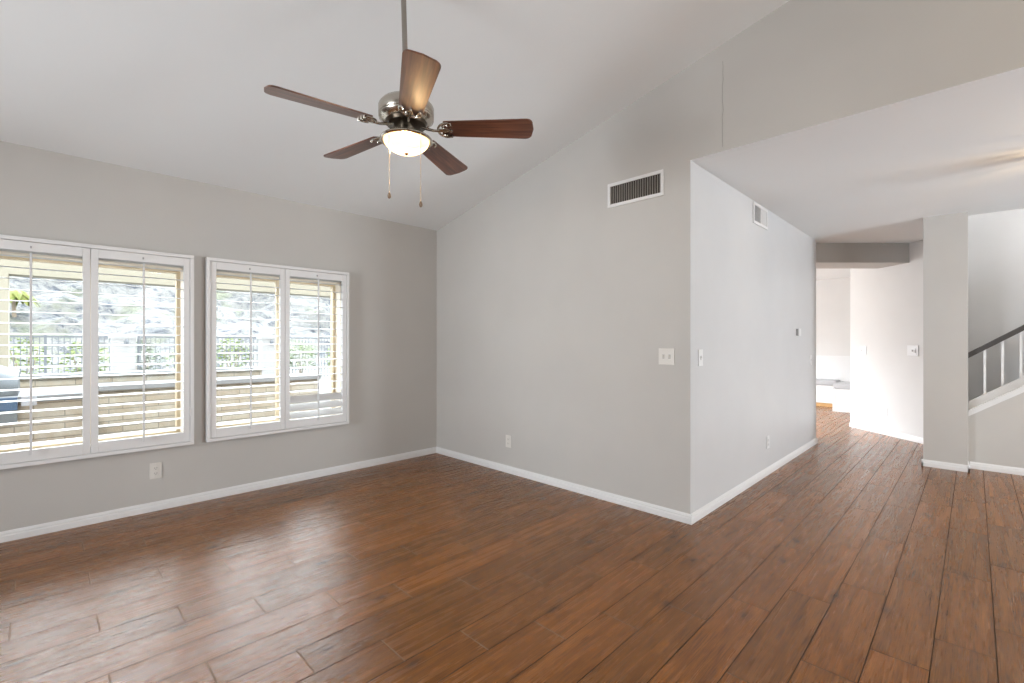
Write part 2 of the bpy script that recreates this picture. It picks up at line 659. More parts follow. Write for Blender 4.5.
# diagonal white wall
DN, DF = Vector((7.35, 0.182)), Vector((8.375, 1.292))
dd = (DF - DN).normalized()
dn = Vector((-dd.y, dd.x))          # towards the camera / kitchen side
b = B()
back = -dn * 0.12
add_prism(b, [(DN.x, DN.y, 0), (DF.x, DF.y, 0), (DF.x + back.x, DF.y + back.y, 0), (DN.x + back.x, DN.y + back.y, 0)], (0, 0, ZC))
struct(obj('wall_diagonal', b, M_KITW))

# dropped beam
b = B()
p0, p1 = Vector((6.70, 1.593)), Vector((8.02, 0.272))
q = Vector((0.34, 0.34))
p1 = Vector((7.90, 0.40))
add_prism(b, [(p0.x, p0.y, 2.247), (p1.x, p1.y, 2.247), (p1.x + q.x, p1.y + q.y, 2.247), (p0.x + q.x, p0.y + q.y, 2.247)], (0, 0, ZC - 2.247 + .01))
struct(obj('trim_beam', b, M_WALL))

# column at the foot of the stairs
struct(box_obj('wall_column', 6.24, 6.56, 0.042, 0.362, 0, ZC, M_WALL))

# stair half wall with sloping top (plane x = 6.45)
SS = 0.72


def zs_(y):
    return 0.50 + SS * (0.056 - y)


b = B()
add_prism(b, [(6.45, 0.045, 0), (6.45, 0.045, zs_(0.045) + .02), (6.45, -2.6, zs_(-2.6) + .02), (6.45, -2.6, 0)], (0.10, 0, 0))
struct(obj('wall_stair', b, M_WALL))
struct(box_obj('wall_stairwell', 7.42, 7.54, YS, 0.30, 0, 5.2, M_STAIRW))
struct(box_obj('wall_stairwell_end', 6.45, 7.45, 0.056, 0.20, ZC + .001, 5.2, M_HALLW))
struct(box_obj('wall_upper', 6.34, 6.45, YS, 0.14, ZC + .05, 5.2, M_HALLW))
struct(box_obj('wall_stair_foot', 6.50, 7.45, 0.056, 0.2, 0, ZC, M_HALLW))
struct(box_obj('ceiling', 6.3, 7.6, YS - .1, 0.25, 5.2, 5.3, M_CEIL))
b = B()
for k in range(12):
    y1 = 0.05 - 0.26 * k
    add_box(b, 6.555, 7.415, y1 - 0.27, y1 - 0.0, 0, 0.187 * (k + 1) - 0.35 if k > 1 else 0.187 * (k + 1) - 0.30 if k else 0.05)
st = obj('staircase', b, M_CUSH)
st.name = 'stair_flight'
st['kind'] = 'structure'


# ------------------------------------------------------------------ baseboards
def baseboard(name, p0, p1, nrm, m=M_TRIM):
    """profile swept along p0 -> p1; nrm points into the room"""
    prof = [(0, 0), (0.014, 0), (0.014, 0.036), (0.010, 0.041), (0.010, 0.052), (0.006, 0.058), (0.004, 0.064), (0, 0.066)]
    b = B()
    p0, p1, n = Vector((*p0, 0)), Vector((*p1, 0)), Vector((*nrm, 0)).normalized()
    pts = [p0 + n * a + Vector((0, 0, z)) for a, z in prof]
    add_prism(b, pts, p1 - p0)
    return struct(obj(name, b, m))


baseboard('baseboard_north', (XW, YA), (XB, YA), (0, -1))
baseboard('baseboard_east', (XB, YA), (XB, YC - 0.014), (-1, 0))
baseboard('baseboard_hallway', (XB - 0.014, YC), (6.729, YC), (0, -1))
baseboard('baseboard_passage', (6.715, YC - 0.014), (6.715, 5.0), (1, 0))
baseboard('baseboard_column', (6.24, 0.376), (6.24, 0.028), (-1, 0))
baseboard('baseboard_column_side', (6.226, 0.042), (6.45, 0.042), (0, -1))
baseboard('baseboard_column_back', (6.226, 0.362), (6.56, 0.362), (0, 1))
baseboard('baseboard_stair', (6.45, 0.03), (6.45, -2.6), (-1, 0))
baseboard('baseboard_diagonal', (DN.x, DN.y), (DF.x, DF.y), (dn.x, dn.y))
baseboard('baseboard_nook', (11.05, 1.3), (11.05, 5.0), (-1, 0))
baseboard('baseboard_south', (XW, YS), (XB, YS), (0, 1))
baseboard('baseboard_west', (XW, YS), (XW, YA), (1, 0))


# ------------------------------------------------------------------ windows (tan sliders set in the openings)
def window(n, x0, x1, z0, z1):
    root = bpy.data.objects.new('window_%d' % n, None)
    COL.objects.link(root)
    root.location = ((x0 + x1) / 2, YA + 0.14, z0)
    root['kind'] = 'structure'
    lx = (x1 - x0) / 2
    h = z1 - z0
    w = 0.032
    b = B()
    for a in ((-lx, lx, 0, w), (-lx, lx, h - w, h), (-lx, -lx + w, w, h - w), (lx - w, lx, w, h - w)):
        add_box(b, a[0], a[1], -0.02, 0.035, a[2], a[3])
    obj('window_frame', b, M_TAN, root)
    b = B()
    add_box(b, -0.016, 0.016, -0.012, 0.02, w, h - w)
    obj('meeting_stile', b, M_TAN, root)
    for s in (-1, 1):
        b = B()
        y = 0.008 * s
        add_box(b, -lx + w if s < 0 else 0.016, -0.016 if s < 0 else lx - w, y, y + 0.004, w, h - w)
        obj('glass_pane', b, M_GLASS, root)
    # painted reveal boards lining the opening
    b = B()
    d0, d1 = -0.14 + 0.012, -0.02
    for a in ((-lx, lx, 0, .008), (-lx, lx, h - .008, h), (-lx, -lx + .008, .008, h - .008), (lx - .008, lx, .008, h - .008)):
        add_box(b, a[0], a[1], d0, d1, a[2], a[3])
    obj('reveal', b, M_REVEAL, root)


for i, w_ in enumerate(WIN):
    window(i + 1, *w_)


# ------------------------------------------------------------------ plantation shutters
PITCH = 0.0698
NL = 18


def louver(bm, xa, xb, zc_, tilt, yc=0.0):
    """elliptic slat, chord 74 mm, 9 mm thick; tilt > 0 drops the room edge"""
    pr = []
    n = 12
    for k in range(n):
        a = 2 * pi * k / n
        py, pz = 0.037 * cos(a), 0.0032 * sin(a)
        pr.append((py * cos(tilt) - pz * sin(tilt), py * sin(tilt) + pz * cos(tilt)))
    A = [bm.verts.new((xa, yc + p[0], zc_ + p[1])) for p in pr]
    Bv = [bm.verts.new((xb, yc + p[0], zc_ + p[1])) for p in pr]
    bm.faces.new(A)
    bm.faces.new(list(reversed(Bv)))
    for k in range(n):
        bm.faces.new((A[k], A[(k + 1) % n], Bv[(k + 1) % n], Bv[k]))


def shutter(x0, x1, label, closed):
    z0, z1 = 0.462, 1.909
    xc = (x0 + x1) / 2
    root = thing('plantation_shutter', label, 'window shutter', (xc, 4.266, z0), group=None)
    hw, H = (x1 - x0) / 2, z1 - z0
    fw = 0.026
    b = B()
    yf0, yf1 = -0.020, 0.034
    for a in ((-hw, hw, 0, fw), (-hw, hw, H - fw, H), (-hw, -hw + fw, fw, H - fw), (hw - fw, hw, fw, H - fw)):
        add_box(b, a[0], a[1], yf0, yf1, a[2], a[3])
    obj('mounting_frame', b, M_SHUT, root, bevel=0.003)
    zo0, zo1 = 0.562 - z0, 1.822 - z0
    for s in (-1, 1):
        pa, pb = (-hw + fw + 0.002, -0.0015) if s < 0 else (0.0015, hw - fw - 0.002)
        sl, sr = 0.038, 0.038
        b = B()
        y0_, y1_ = -0.014, 0.014
        add_box(b, pa, pa + sl, y0_, y1_, fw + .002, H - fw - .002)
        add_box(b, pb - sr, pb, y0_, y1_, fw + .002, H - fw - .002)
        add_box(b, pa + sl, pb - sr, y0_, y1_, fw + .002, zo0)
        add_box(b, pa + sl, pb - sr, y0_, y1_, zo1, H - fw - .002)
        panel = obj('shutter_panel', b, M_SHUT, root, bevel=0.002)
        b = B()
        for k in range(NL):
            zc_ = zo0 + 0.036 + k * PITCH
            t_ = radians(2.0)
            if s > 0 and closed and k < 3:
                t_ = radians((44, 50, 56)[k])
            louver(b, pa + sl + .002, pb - sr - .002, zc_, t_)
        obj('louvers', b, M_LOUV, panel, smooth=True)
        xm = (pa + sl + pb - sr) / 2
        b = B()
        add_box(b, xm - 0.006, xm + 0.006, -0.049, -0.038, zo0 - 0.028, zo1 - 0.012)
        obj('tilt_rod', b, M_LOUV, panel, bevel=0.002)
        b = B()
        add_box(b, xm - 0.004, xm + 0.004, -0.022, -0.014, zo1 + 0.020, zo1 + 0.034)
        kn = obj('magnetic_catch', b, M_GREYP, panel)
        kn['label'] = 'small grey catch on the top rail'
        for zh in (0.22, 1.2):
            b = B()
            xh = pa - 0.001 if s < 0 else pb + 0.001
            add_tube(b, [(xh, -0.020, zh), (xh, -0.020, zh + 0.06)], 0.005, 8)
            obj('hinge', b, M_SHUT, panel)
    return root


shutter(-0.357, 0.822, 'white louvered window shutters with a grill seen through the slats, outlet plate below', False)
shutter(0.905, 2.071, 'white louvered window shutters nearer the room corner, three bottom slats tilted shut', True)


# ------------------------------------------------------------------ plates, outlets, vents
def wall_thing(name, label, cat, pos, nrm, group=None):
    """empty whose local -Y points into the room (nrm), local X along the wall"""
    n = Vector((nrm[0], nrm[1], 0)).normalized()
    ang = math.atan2(n.y, n.x) + pi / 2
    return thing(name, label, cat, pos, ang, group)


def plate_mesh(w, h, t=0.006):
    b = B()
    vs = add_box(b, -w / 2, w / 2, -t, 0, -h / 2, h / 2)
    return b


def outlet(pos, nrm, label, m=M_PLATE):
    r = wall_thing('electrical_outlet', label, 'electrical outlet', pos, nrm)
    obj('cover_plate', plate_mesh(0.073, 0.117), m, r, bevel=0.002)
    for s in (-1, 1):
        b = B()
        add_lathe(b, [(0, -0.0085), (0.0165, -0.0085), (0.0172, -0.006), (0.0172, 0.0)], seg=20,
                  mtx=Matrix.Translation((0, 0, 0.0195 * s)) @ Matrix.Rotation(radians(-90), 4, 'X') @ Matrix.Scale(1, 4))
        # lathe axis turned to face the room
        rc = obj('receptacle', b, m, r, smooth=True)
        b = B()
        for dx in (-0.0063, 0.0063):
            add_box(b, dx - 0.0012, dx + 0.0012, -0.0092, -0.0080, 0.0195 * s - 0.002, 0.0195 * s + 0.006)
        add_box(b, -0.002, 0.002, -0.0092, -0.0080, 0.0195 * s - 0.010, 0.0195 * s - 0.006)
        obj('slots', b, M_SLOT, rc)
    return r


def switch(pos, nrm, label, gangs=1, m=M_PLATE):
    r = wall_thing('light_switch', label, 'light switch', pos, nrm)
    w = 0.073 + 0.046 * (gangs - 1)
    obj('cover_plate', plate_mesh(w, 0.117), m, r, bevel=0.002)
    for g in range(gangs):
        x = (g - (gangs - 1) / 2) * 0.046
        b = B()
        add_prism(b, [(x - .005, -0.006, -0.011), (x - .005, -0.006, 0.011), (x - .005, -0.016, 0.009), (x - .005, -0.008, -0.010)], (0.010, 0, 0))
        obj('toggle', b, m, r)
        b = B()
        add_box(b, x - .008, x + .008, -0.0066, -0.005, -0.014, 0.014)
        obj('toggle_slot', b, M_GREYP, r)
    return r


outlet((0.592, YA, 0.295), (0, -1), 'ivory duplex outlet low on the window wall below the shutters')
outlet((XB, 3.147, 0.300), (-1, 0), 'small outlet low on the plain grey wall below the long air vent')
switch((XB, 1.553, 1.143), (-1, 0), 'double toggle switch plate beside the outside wall corner', 2)
switch((3.29, YC, 1.135), (0, -1), 'single toggle switch just round the corner at the start of the hallway', 1, M_PLATEW)
switch((6.44, YC, 1.03), (0, -1), 'single switch at the far end of the hallway wall, under the thermostat', 1, M_PLATEW)
outlet((4.815, YC, 0.302), (0, -1), 'white outlet low on the pale hallway wall above the baseboard', M_PLATEW)

# thermostat
r = wall_thing('thermostat', 'tiny white and grey thermostat high on the hallway wall', 'thermostat', (5.86, YC, 1.352), (0, -1))
box_obj('housing', -0.03, 0.06, -0.022, 0, -0.04, 0.04, M_PLATEW, r, bevel=0.003)
box_obj('sensor_cover', -0.058, -0.031, -0.016, 0, -0.036, 0.036, M_GREYP, r, bevel=0.002)


def on_diag(px_t):
    return DN + dd * px_t


def diag_t(x, y):
    return (Vector((x, y)) - DN).dot(dd)


p = on_diag(diag_t(8.236, 1.10))
switch((p.x, p.y, 1.125), (dn.x, dn.y), 'switch plate on the bright diagonal wall nearest the bench nook', 2, M_PLATEW)
p = on_diag(diag_t(7.69, 0.53))
r = wall_thing('wall_control', 'square white control plate on the diagonal wall beside the column', 'wall control', (p.x, p.y, 1.135), (dn.x, dn.y))
obj('cover_plate', plate_mesh(0.15, 0.13, 0.012), M_PLATEW, r, bevel=0.003)
box_obj('control_face', -0.03, 0.05, -0.022, -0.012, -0.03, 0.03, M_PLATEW, r, bevel=0.003)
box_obj('toggle', 0.005, 0.02, -0.027, -0.022, -0.012, 0.012, M_GREYP, r)
p = on_diag(diag_t(7.975, 0.83))
outlet((p.x, p.y, 0.305), (dn.x, dn.y), 'white outlet low on the bright diagonal wall', M_PLATEW)


def vent(pos, nrm, W_, H_, label, half=False):
    r = wall_thing('air_vent', label, 'air vent', pos, nrm)
    fw = 0.024
    b = B()
    for a in ((-W_ / 2, W_ / 2, -H_ / 2, -H_ / 2 + fw), (-W_ / 2, W_ / 2, H_ / 2 - fw, H_ / 2),
              (-W_ / 2, -W_ / 2 + fw, -H_ / 2 + fw, H_ / 2 - fw), (W_ / 2 - fw, W_ / 2, -H_ / 2 + fw, H_ / 2 - fw)):
        add_box(b, a[0], a[1], -0.010, 0, a[2], a[3])
    if half:
        add_box(b, 0.0, 0.012, -0.010, 0, -H_ / 2 + fw, H_ / 2 - fw)
    obj('vent_frame', b, M_TRIM, r, bevel=0.002)
    b = B()
    add_box(b, -W_ / 2 + .01, W_ / 2 - .01, -0.0016, -0.0004, -H_ / 2 + .01, H_ / 2 - .01)
    obj('duct_backing', b, M_DUCT, r)
    b = B()
    n = int((W_ - 2 * fw) / 0.0165)
    x = -W_ / 2 + fw + 0.006
    while x < W_ / 2 - fw - 0.004:
        vs = add_box(b, -0.0014, 0.0014, -0.0085, -0.002, -H_ / 2 + fw, H_ / 2 - fw)
        ang = radians(-40 if x < 0 else 35) if half else radians(0)
        bmesh.ops.transform(b, matrix=Matrix.Translation((x, 0, 0)) @ Matrix.Translation((0, -0.005, 0)) @ Matrix.Rotation(ang, 4, 'Z') @ Matrix.Translation((0, 0.005, 0)), verts=vs)
        if half and x > 0.01:
            vs2 = add_box(b, x - 0.007, x + 0.007, -0.006, -0.004, -H_ / 2 + fw, H_ / 2 - fw)
        x += 0.0195
    obj('vent_slats', b, M_TRIM if half else M_VSLAT, r)
    return r


vent((XB, 1.806, 2.388), (-1, 0), 0.468, 0.186, 'long white framed air vent with dark upright slats near the wall corner')
vent((4.593, YC, 2.388), (0, -1), 0.398, 0.188, 'small white air vent up under the hallway ceiling, half closed', True)


# ------------------------------------------------------------------ ceiling fan
FX, FY = 1.2270, 1.9270
BZ = 2.267
fan = thing('ceiling_fan', 'five blade walnut and nickel ceiling fan hanging on a long rod, lamp lit', 'ceiling fan', (FX, FY, BZ))

b = B()
ztop = zc(FY) - BZ
add_tube(b, [(0, 0, 0.12), (-0.0115, 0.0115, ztop - 0.05)], 0.0125, 16)
obj('downrod', b, M_ROD, fan, smooth=True)
b = B()
add_lathe(b, [(0, ztop - 0.085), (0.03, ztop - 0.085), (0.05, ztop - 0.07), (0.068, ztop - 0.02), (0.07, ztop + 0.02), (0, ztop + 0.02)], seg=32)
obj('canopy', b, M_NICKEL, fan, smooth=True)
b = B()
# motor housing: flat drum, waisted below
add_lathe(b, [(0, 0.150), (0.022, 0.150), (0.026, 0.135), (0.05, 0.130), (0.09, 0.126), (0.116, 0.118), (0.127, 0.105),
              (0.130, 0.098), (0.130, 0.062), (0.126, 0.056), (0.130, 0.052), (0.128, 0.044), (0.112, 0.032), (0.106, 0.028), (0, 0.028)], seg=48)
obj('motor_housing', b, M_NICKEL, fan, smooth=True)
b = B()
add_lathe(b, [(0, 0.030), (0.100, 0.030), (0.092, 0.014), (0.060, 0.002), (0, 0.002)], seg=48)
mh = obj('flywheel', b, M_NICKD, fan, smooth=True)
b = B()
for k in range(30):
    a = 2 * pi * k / 30
    m4 = Matrix.Rotation(a, 4, 'Z')
    vs = add_box(b, 0.058, 0.116, -0.0035, 0.0035, 0.0, 0.006)
    bmesh.ops.transform(b, matrix=m4 @ Matrix.Translation((0, 0, 0.0145)) @ Matrix.Rotation(radians(-22), 4, 'Y') @ Matrix.Translation((-0.0, 0, 0.022)), verts=vs)
obj('cooling_ribs', b, M_NICKEL, mh)
b = B()
add_lathe(b, [(0, 0.004), (0.040, 0.004), (0.042, -0.002), (0.038, -0.040), (0.044, -0.050), (0, -0.050)], seg=32)
obj('switch_cup', b, M_NICKEL, fan, smooth=True)
b = B()
add_lathe(b, [(0, -0.034), (0.045, -0.034), (0.090, -0.038), (0.112, -0.044), (0.122, -0.052), (0.124, -0.058), (0.117, -0.064), (0.1085, -0.062), (0.105, -0.050), (0, -0.046)], seg=48)
obj('light_ring', b, M_NICKEL, fan, smooth=True)
b = B()
prof = [(0.1065, -0.056)]
for k in range(1, 11):
    a = (pi / 2) * k / 10
    prof.append((0.1065 * cos(a), -0.056 - 0.062 * sin(a)))
prof[-1] = (0, -0.118)
add_lathe(b, prof, seg=48)
bowl = obj('glass_bowl', b, M_BOWL, fan, smooth=True)
b = B()
add_lathe(b, [(0, -0.1155), (0.010, -0.117), (0.011, -0.121), (0.006, -0.126), (0, -0.128)], seg=16)
fin = obj('finial', b, M_NICKEL, bowl, smooth=True)

# lateral / depth axes of the chains as seen
Rv = Vector((sin(YAW), -cos(YAW), 0))
for lat, zt, ze, extra in ((-0.060, -0.058, 1.934 - BZ, -0.16), (0.085, -0.058, 1.894 - BZ, None)):
    p = Rv * lat - Vector((cos(YAW), sin(YAW), 0)) * 0.085
    b = B()
    add_tube(b, [(p.x, p.y, zt), (p.x, p.y, ze)], 0.0016, 6)
    n = int((zt - ze) / 0.012)
    for k in range(n):
        z = zt - (k + .5) * (zt - ze) / n
        add_lathe(b, [(0, z + .0028), (0.0026, z), (0, z - .0028)], c=(p.x, p.y), seg=6)
    ch = obj('pull_chain', b, M_CHAIN, fan, smooth=True)
    b = B()
    add_lathe(b, [(0, ze + 0.002), (0.004, ze), (0.0075, ze - 0.010), (0.0085, ze - 0.016), (0.006, ze - 0.024), (0, ze - 0.028)], c=(p.x, p.y), seg=12)
    obj('pull_fob', b, M_FOB, ch, smooth=True)


def blade_mesh():
    """blade along local +X, with rounded tip, slight taper"""
    r0, r1 = 0.182, 0.602
    w0, w1 = 0.053, 0.071
    out = []
    # root edge: shallow scallop
    for k in range(7):
        u = -1 + 2 * k / 6
        out.append((r0 + 0.012 * (1 - u * u) * -1, u * w0))
    side = []
    # upper side then rounded tip
    n = 6
    cr = 0.032
    tip = []
    for k in range(n + 1):
        a = radians(90) * (1 - k / n)
        tip.append((r1 - cr + cr * cos(a), w1 - cr + cr * sin(a)))
    mid = []
    for k in range(1, 4):
        u = -k / 4
        tip_x = r1 + 0.004 * (1 - u * u)
    arc = [(r1 + 0.006, 0.0)]
    tip2 = [(x, -y) for x, y in reversed(tip)]
    pts = out + tip + arc + tip2
    b = B()
    t = 0.0035
    a_ = [b.verts.new((x, y, t)) for x, y in pts]
    c_ = [b.verts.new((x, y, -t)) for x, y in pts]
    b.faces.new(a_)
    b.faces.new(list(reversed(c_)))
    for i in range(len(pts)):
        j = (i + 1) % len(pts)
        b.faces.new((a_[i], c_[i], c_[j], a_[j]))
    return b


def iron_mesh():
    b = B()
    # arm from the flywheel rising/dropping to the blade root
    add_tube(b, [(0.070, 0, 0.008), (0.100, 0, -0.002), (0.130, 0, -0.010), (0.160, 0, -0.011)], 0.0075, 8, 0.006)
    z = -0.0085
    for s in (-1, 1):
        # outer scroll: a crescent hugging the blade corner
        pts = []
        for k in range(11):
            a = radians(180 - 118 * k / 10)
            pts.append((0.196 + 0.044 * cos(a), s * (0.0 + 0.050 * sin(a)), z))
        add_tube(b, pts, 0.0062, 8, 0.0045)
        pts = []
        for k in range(11):
            a = radians(20 + 270 * k / 10)
            pts.append((0.186 + 0.013 * cos(a), s * (0.025 + 0.013 * sin(a)), z))
        add_tube(b, pts, 0.0045, 6, 0.003)
        add_tube(b, [(0.160, s * 0.004, z), (0.185, s * 0.012, z), (0.204, s * 0.006, z)], 0.005, 6, 0.003)
        add_lathe(b, [(0, z - 0.008), (0.006, z - 0.007), (0.007, z - 0.002), (0.007, z + 0.004)], c=(0.214, s * 0.040), seg=10)
    add_tube(b, [(0.155, 0, z), (0.216, 0, z)], 0.0055, 8, 0.004)
    add_lathe(b, [(0, z - 0.008), (0.006, z - 0.007), (0.007, z - 0.002), (0.007, z + 0.004)], c=(0.214, 0), seg=10)
    return b


base_ang = YAW - pi / 2
for k in range(5):
    a = base_ang + 0.004 + k * 2 * pi / 5
    bl = obj('fan_blade', blade_mesh(), M_BLADE, fan, bevel=0.0015)
    m4 = Matrix.Rotation(a, 4, 'Z') @ Matrix.Rotation(radians(-12), 4, 'X')
    bl.matrix_local = m4
    ir = obj('blade_iron', iron_mesh(), M_NICKEL, bl, smooth=True)

ld = bpy.data.lights.new('fan_bulb', 'POINT')
ld.energy = 12
ld.color = (1.0, 0.70, 0.38)
ld.shadow_soft_size = 0.022
lo = bpy.data.objects.new('fan_bulb', ld)
COL.objects.link(lo)
lo.parent = fan
lo.location = (0, 0, -0.088)


# ------------------------------------------------------------------ stair balustrade
rail = thing('stair_balustrade', 'white stair balustrade with a dark sloping handrail beside the column', 'stair railing', (6.45, 0.04, 0.5))


def lz(y, base):       # local height of a sloping line; y is world
    return base + SS * (0.04 - y) - 0.5


YE = -2.55
b = B()
add_prism(b, [(-0.022, 0, lz(.04, .512)), (-0.022, 0, lz(.04, .560)), (-0.022, YE - .04, lz(YE, .560)), (-0.022, YE - .04, lz(YE, .512))], (0.022, 0, 0))
add_prism(b, [(-0.032, 0, lz(.04, .556)), (-0.032, 0, lz(.04, .572)), (-0.032, YE - .04, lz(YE, .572)), (-0.032, YE - .04, lz(YE, .556))], (0.16, 0, 0))
obj('stair_cap', b, M_TRIM, rail)
b = B()
add_prism(b, [(0.03, 0, lz(.04, .565)), (0.03, 0, lz(.04, .655)), (0.03, YE - .04, lz(YE, .655)), (0.03, YE - .04, lz(YE, .565))], (0.035, 0, 0))
obj('bottom_rail', b, M_TRIM, rail)
b = B()
add_prism(b, [(0.018, 0, lz(.04, 1.085)), (0.018, 0, lz(.04, 1.132)), (0.028, 0, lz(.04, 1.140)), (0.066, 0, lz(.04, 1.140)), (0.076, 0, lz(.04, 1.132)), (0.076, 0, lz(.04, 1.085))],
          (0, YE - .04, SS * (.04 - YE)))
hr = obj('handrail', b, M_RAIL, rail)
y = -0.075
while y > YE:
    b = B()
    add_box(b, 0.038, 0.056, y - 0.04 - .009, y - 0.04 + .009, lz(y, .60), lz(y, 1.09))
    obj('baluster', b, M_TRIM, rail)
    y -= 0.1195


# ------------------------------------------------------------------ bench nook
def bench(x0, x1, y0, y1, label, cush, kick_side, kick=True):
    r = thing('banquette_bench', label, 'bench', ((x0 + x1) / 2, (y0 + y1) / 2, 0))
    hx, hy = (x1 - x0) / 2, (y1 - y0) / 2
    zk = 0.07 if kick else 0.0
    b = B()
    add_box(b, -hx, hx, -hy, hy, zk, 0.385)
    add_box(b, -hx - .012, hx, -hy, hy + (.012 if not kick else 0), 0.385, 0.405)
    if kick:
        for k in range(4):
            ya = -hy + 0.04 + k * (2 * hy / 4)
            add_box(b, -hx - .008, -hx, ya, ya + 2 * hy / 4 - .08, 0.12, 0.34)
    else:
        for za, zb in ((0, .06), (.33, .385)):
            add_box(b, -hx - .008, -hx, -hy, hy, za, zb)
        for ya in (-hy, hy - .05):
            add_box(b, -hx - .008, -hx, ya, ya + .05, .06, .33)
    obj('bench_box', b, M_TRIM, r, bevel=0.002)
    if kick:
        b = B()
        add_box(b, -hx + .02, hx, -hy, hy, 0, zk)
        obj('kick_board', b, M_KICK, r)
    b = B()
    add_box(b, -hx - .005, hx - .03, -hy + .01, hy - .01, 0.405, 0.405 + cush)
    obj('seat_cushion', b, M_CUSH, r, bevel=0.028)
    return r


bench(10.59, 11.04, 1.84, 4.6, 'long white built-in bench with grey cushion along the far nook wall', 0.10, 'x')
bench(9.97, 10.57, 1.27, 1.80, 'white panelled bench end with grey cushion, standing nearer than the long bench', 0.10, 'x', False)
# board and batten panelling behind the bench
b = B()
add_box(b, 11.03, 11.05, 1.26, 4.98, 0.0, 0.93)
add_box(b, 11.012, 11.05, 1.26, 4.98, 0.93, 0.965)
for z in (0.60, 0.73, 0.83):
    add_box(b, 11.026, 11.05, 1.26, 4.98, z, z + .015)
struct(obj('trim_wainscot', b, M_TRIM))


# ------------------------------------------------------------------ lamps outside the frame
def hall_lamp():
    r = thing('hall_light', 'ribbed glass semi flush light on the hall ceiling', 'ceiling light', (4.62, -0.66, ZC - 0.001))
    b = B()
    add_lathe(b, [(0, 0), (0.07, 0), (0.065, -0.02), (0.02, -0.03), (0.012, -0.14), (0.012, -0.16), (0, -0.16)], seg=24)
    obj('ceiling_mount', b, M_NICKEL, r, smooth=True)
    b = B()
    for k in range(22):
        a = 2 * pi * k / 22
        w = 0.014 + 0.009 * ((k * 7) % 3)
        vs = add_box(b, 0.118, 0.122, -w / 2, w / 2, -0.26, -0.075)
        bmesh.ops.transform(b, matrix=Matrix.Rotation(a, 4, 'Z'), verts=vs)
    add_lathe(b, [(0.116, -0.255), (0.124, -0.255), (0.124, -0.265), (0.116, -0.265), (0.116, -0.255)], seg=32)
    add_lathe(b, [(0.116, -0.075), (0.124, -0.075), (0.124, -0.082), (0.116, -0.082), (0.116, -0.075)], seg=32)
    for k in range(3):
        a = 2 * pi * k / 3
        add_tube(b, [(0.012 * cos(a), 0.012 * sin(a), -0.12), (0.12 * cos(a), 0.12 * sin(a), -0.08)], 0.004, 6)
    obj('rib_cage', b, M_NICKEL, r)
    b = B()
    add_lathe(b, [(0, -0.16), (0.012, -0.165), (0.02, -0.19), (0.012, -0.215), (0, -0.22)], seg=16)
    obj('bulb', b, M_GLASS, r, smooth=True)
    d = bpy.data.lights.new('hall_bulb', 'POINT')
    d.energy = 19
    d.color = (1.0, 0.74, 0.48)
    d.shadow_soft_size = 0.018
    o = bpy.data.objects.new('hall_bulb', d)
    COL.objects.link(o)
    o.parent = r
    o.location = (0, 0, -0.19)



hall_lamp()


def globe_pendant(x, y, ztop_, drop, label, power, col, rad=0.12):
    r = thing('globe_pendant', label, 'pendant lamp', (x, y, ztop_))
    b = B()
    add_lathe(b, [(0, 0.01), (0.06, 0.01), (0.055, -0.02), (0.01, -0.03), (0.006, -drop + rad), (0, -drop + rad)], seg=24)
    obj('stem', b, M_NICKEL, r, smooth=True)
    b = B()
    add_lathe(b, [(rad * sin(pi * k / 12), -drop + rad * cos(pi * k / 12)) for k in range(13)], seg=24)
    obj('globe', b, M_GLOBE, r, smooth=True)
    d = bpy.data.lights.new('pendant_bulb', 'POINT')
    d.energy = power
    d.color = col
    d.shadow_soft_size = rad
    o = bpy.data.objects.new('pendant_bulb', d)
    COL.objects.link(o)
    o.parent = r
    o.location = (0, 0, -drop - rad - 0.13)


globe_pendant(1.5, -1.7, zc(-1.7), 1.0, 'round globe pendant hanging from the vaulted ceiling in the dining end', 34, (1.0, 0.80, 0.55))
globe_pendant(6.64, -1.0, 5.2, 1.0, 'globe pendant added unseen high in the stairwell to light its walls', 50, (1.0, 0.97, 0.93))  # lamp added out of view to brighten the stairwell walls


# ------------------------------------------------------------------ outside: patio
struct(box_obj('patio_ground', -9, 14, YA + 0.22, 20, -0.14, -0.05, M_CONC))
b = B()
add_box(b, -6, 9, 8.7, 9.0, 2.11, 2.6)
tag(obj('patio_beam', b, M_STUCCO), 'long cream stucco beam along the outer edge of the patio roof', 'beam')
r = thing('patio_post', 'cream stucco patio post behind the outdoor grill', 'post', (-0.56, 8.85, -0.05))
box_obj('shaft', -0.26, 0.26, -0.15, 0.15, 0.12, 2.16, M_STUCCO, r)
box_obj('plinth', -0.29, 0.29, -0.18, 0.18, 0, 0.12, M_STUCCO, r)


def island(x0, x1, yf, yb, ztop_, label, name='stone_counter'):
    r = thing(name, label, 'outdoor counter', ((x0 + x1) / 2, yf, -0.05))
    h = (x1 - x0) / 2
    d = yb - yf
    box_obj('stone_base', -h + .03, h - .03, 0.04, d, 0, ztop_ + .05 - 0.055, M_STONE, r)
    box_obj('counter_slab', -h, h, 0, d, ztop_ + .05 - 0.055, ztop_ + .05, M_STONECAP, r, bevel=0.006)
    return r


i1 = island(-2.2, 0.30, 5.55, 6.25, 0.80, 'stone clad outdoor counter carrying the steel grill')
i2 = island(0.33, 2.66, 6.28, 6.78, 0.80, 'stone clad outdoor counter running on past the grill counter')
r = thing('stone_bar_wall', 'raised stone bar wall with a pale cap behind the counters', 'low wall', (-0.05, 6.80, -0.05))
box_obj('stone_face', -2.1, 2.13, 0, 0.26, 0, 0.92, M_STONE, r)
box_obj('wall_cap', -2.13, 2.17, -0.03, 0.30, 0.92, 0.955, M_STONECAP, r, bevel=0.005)

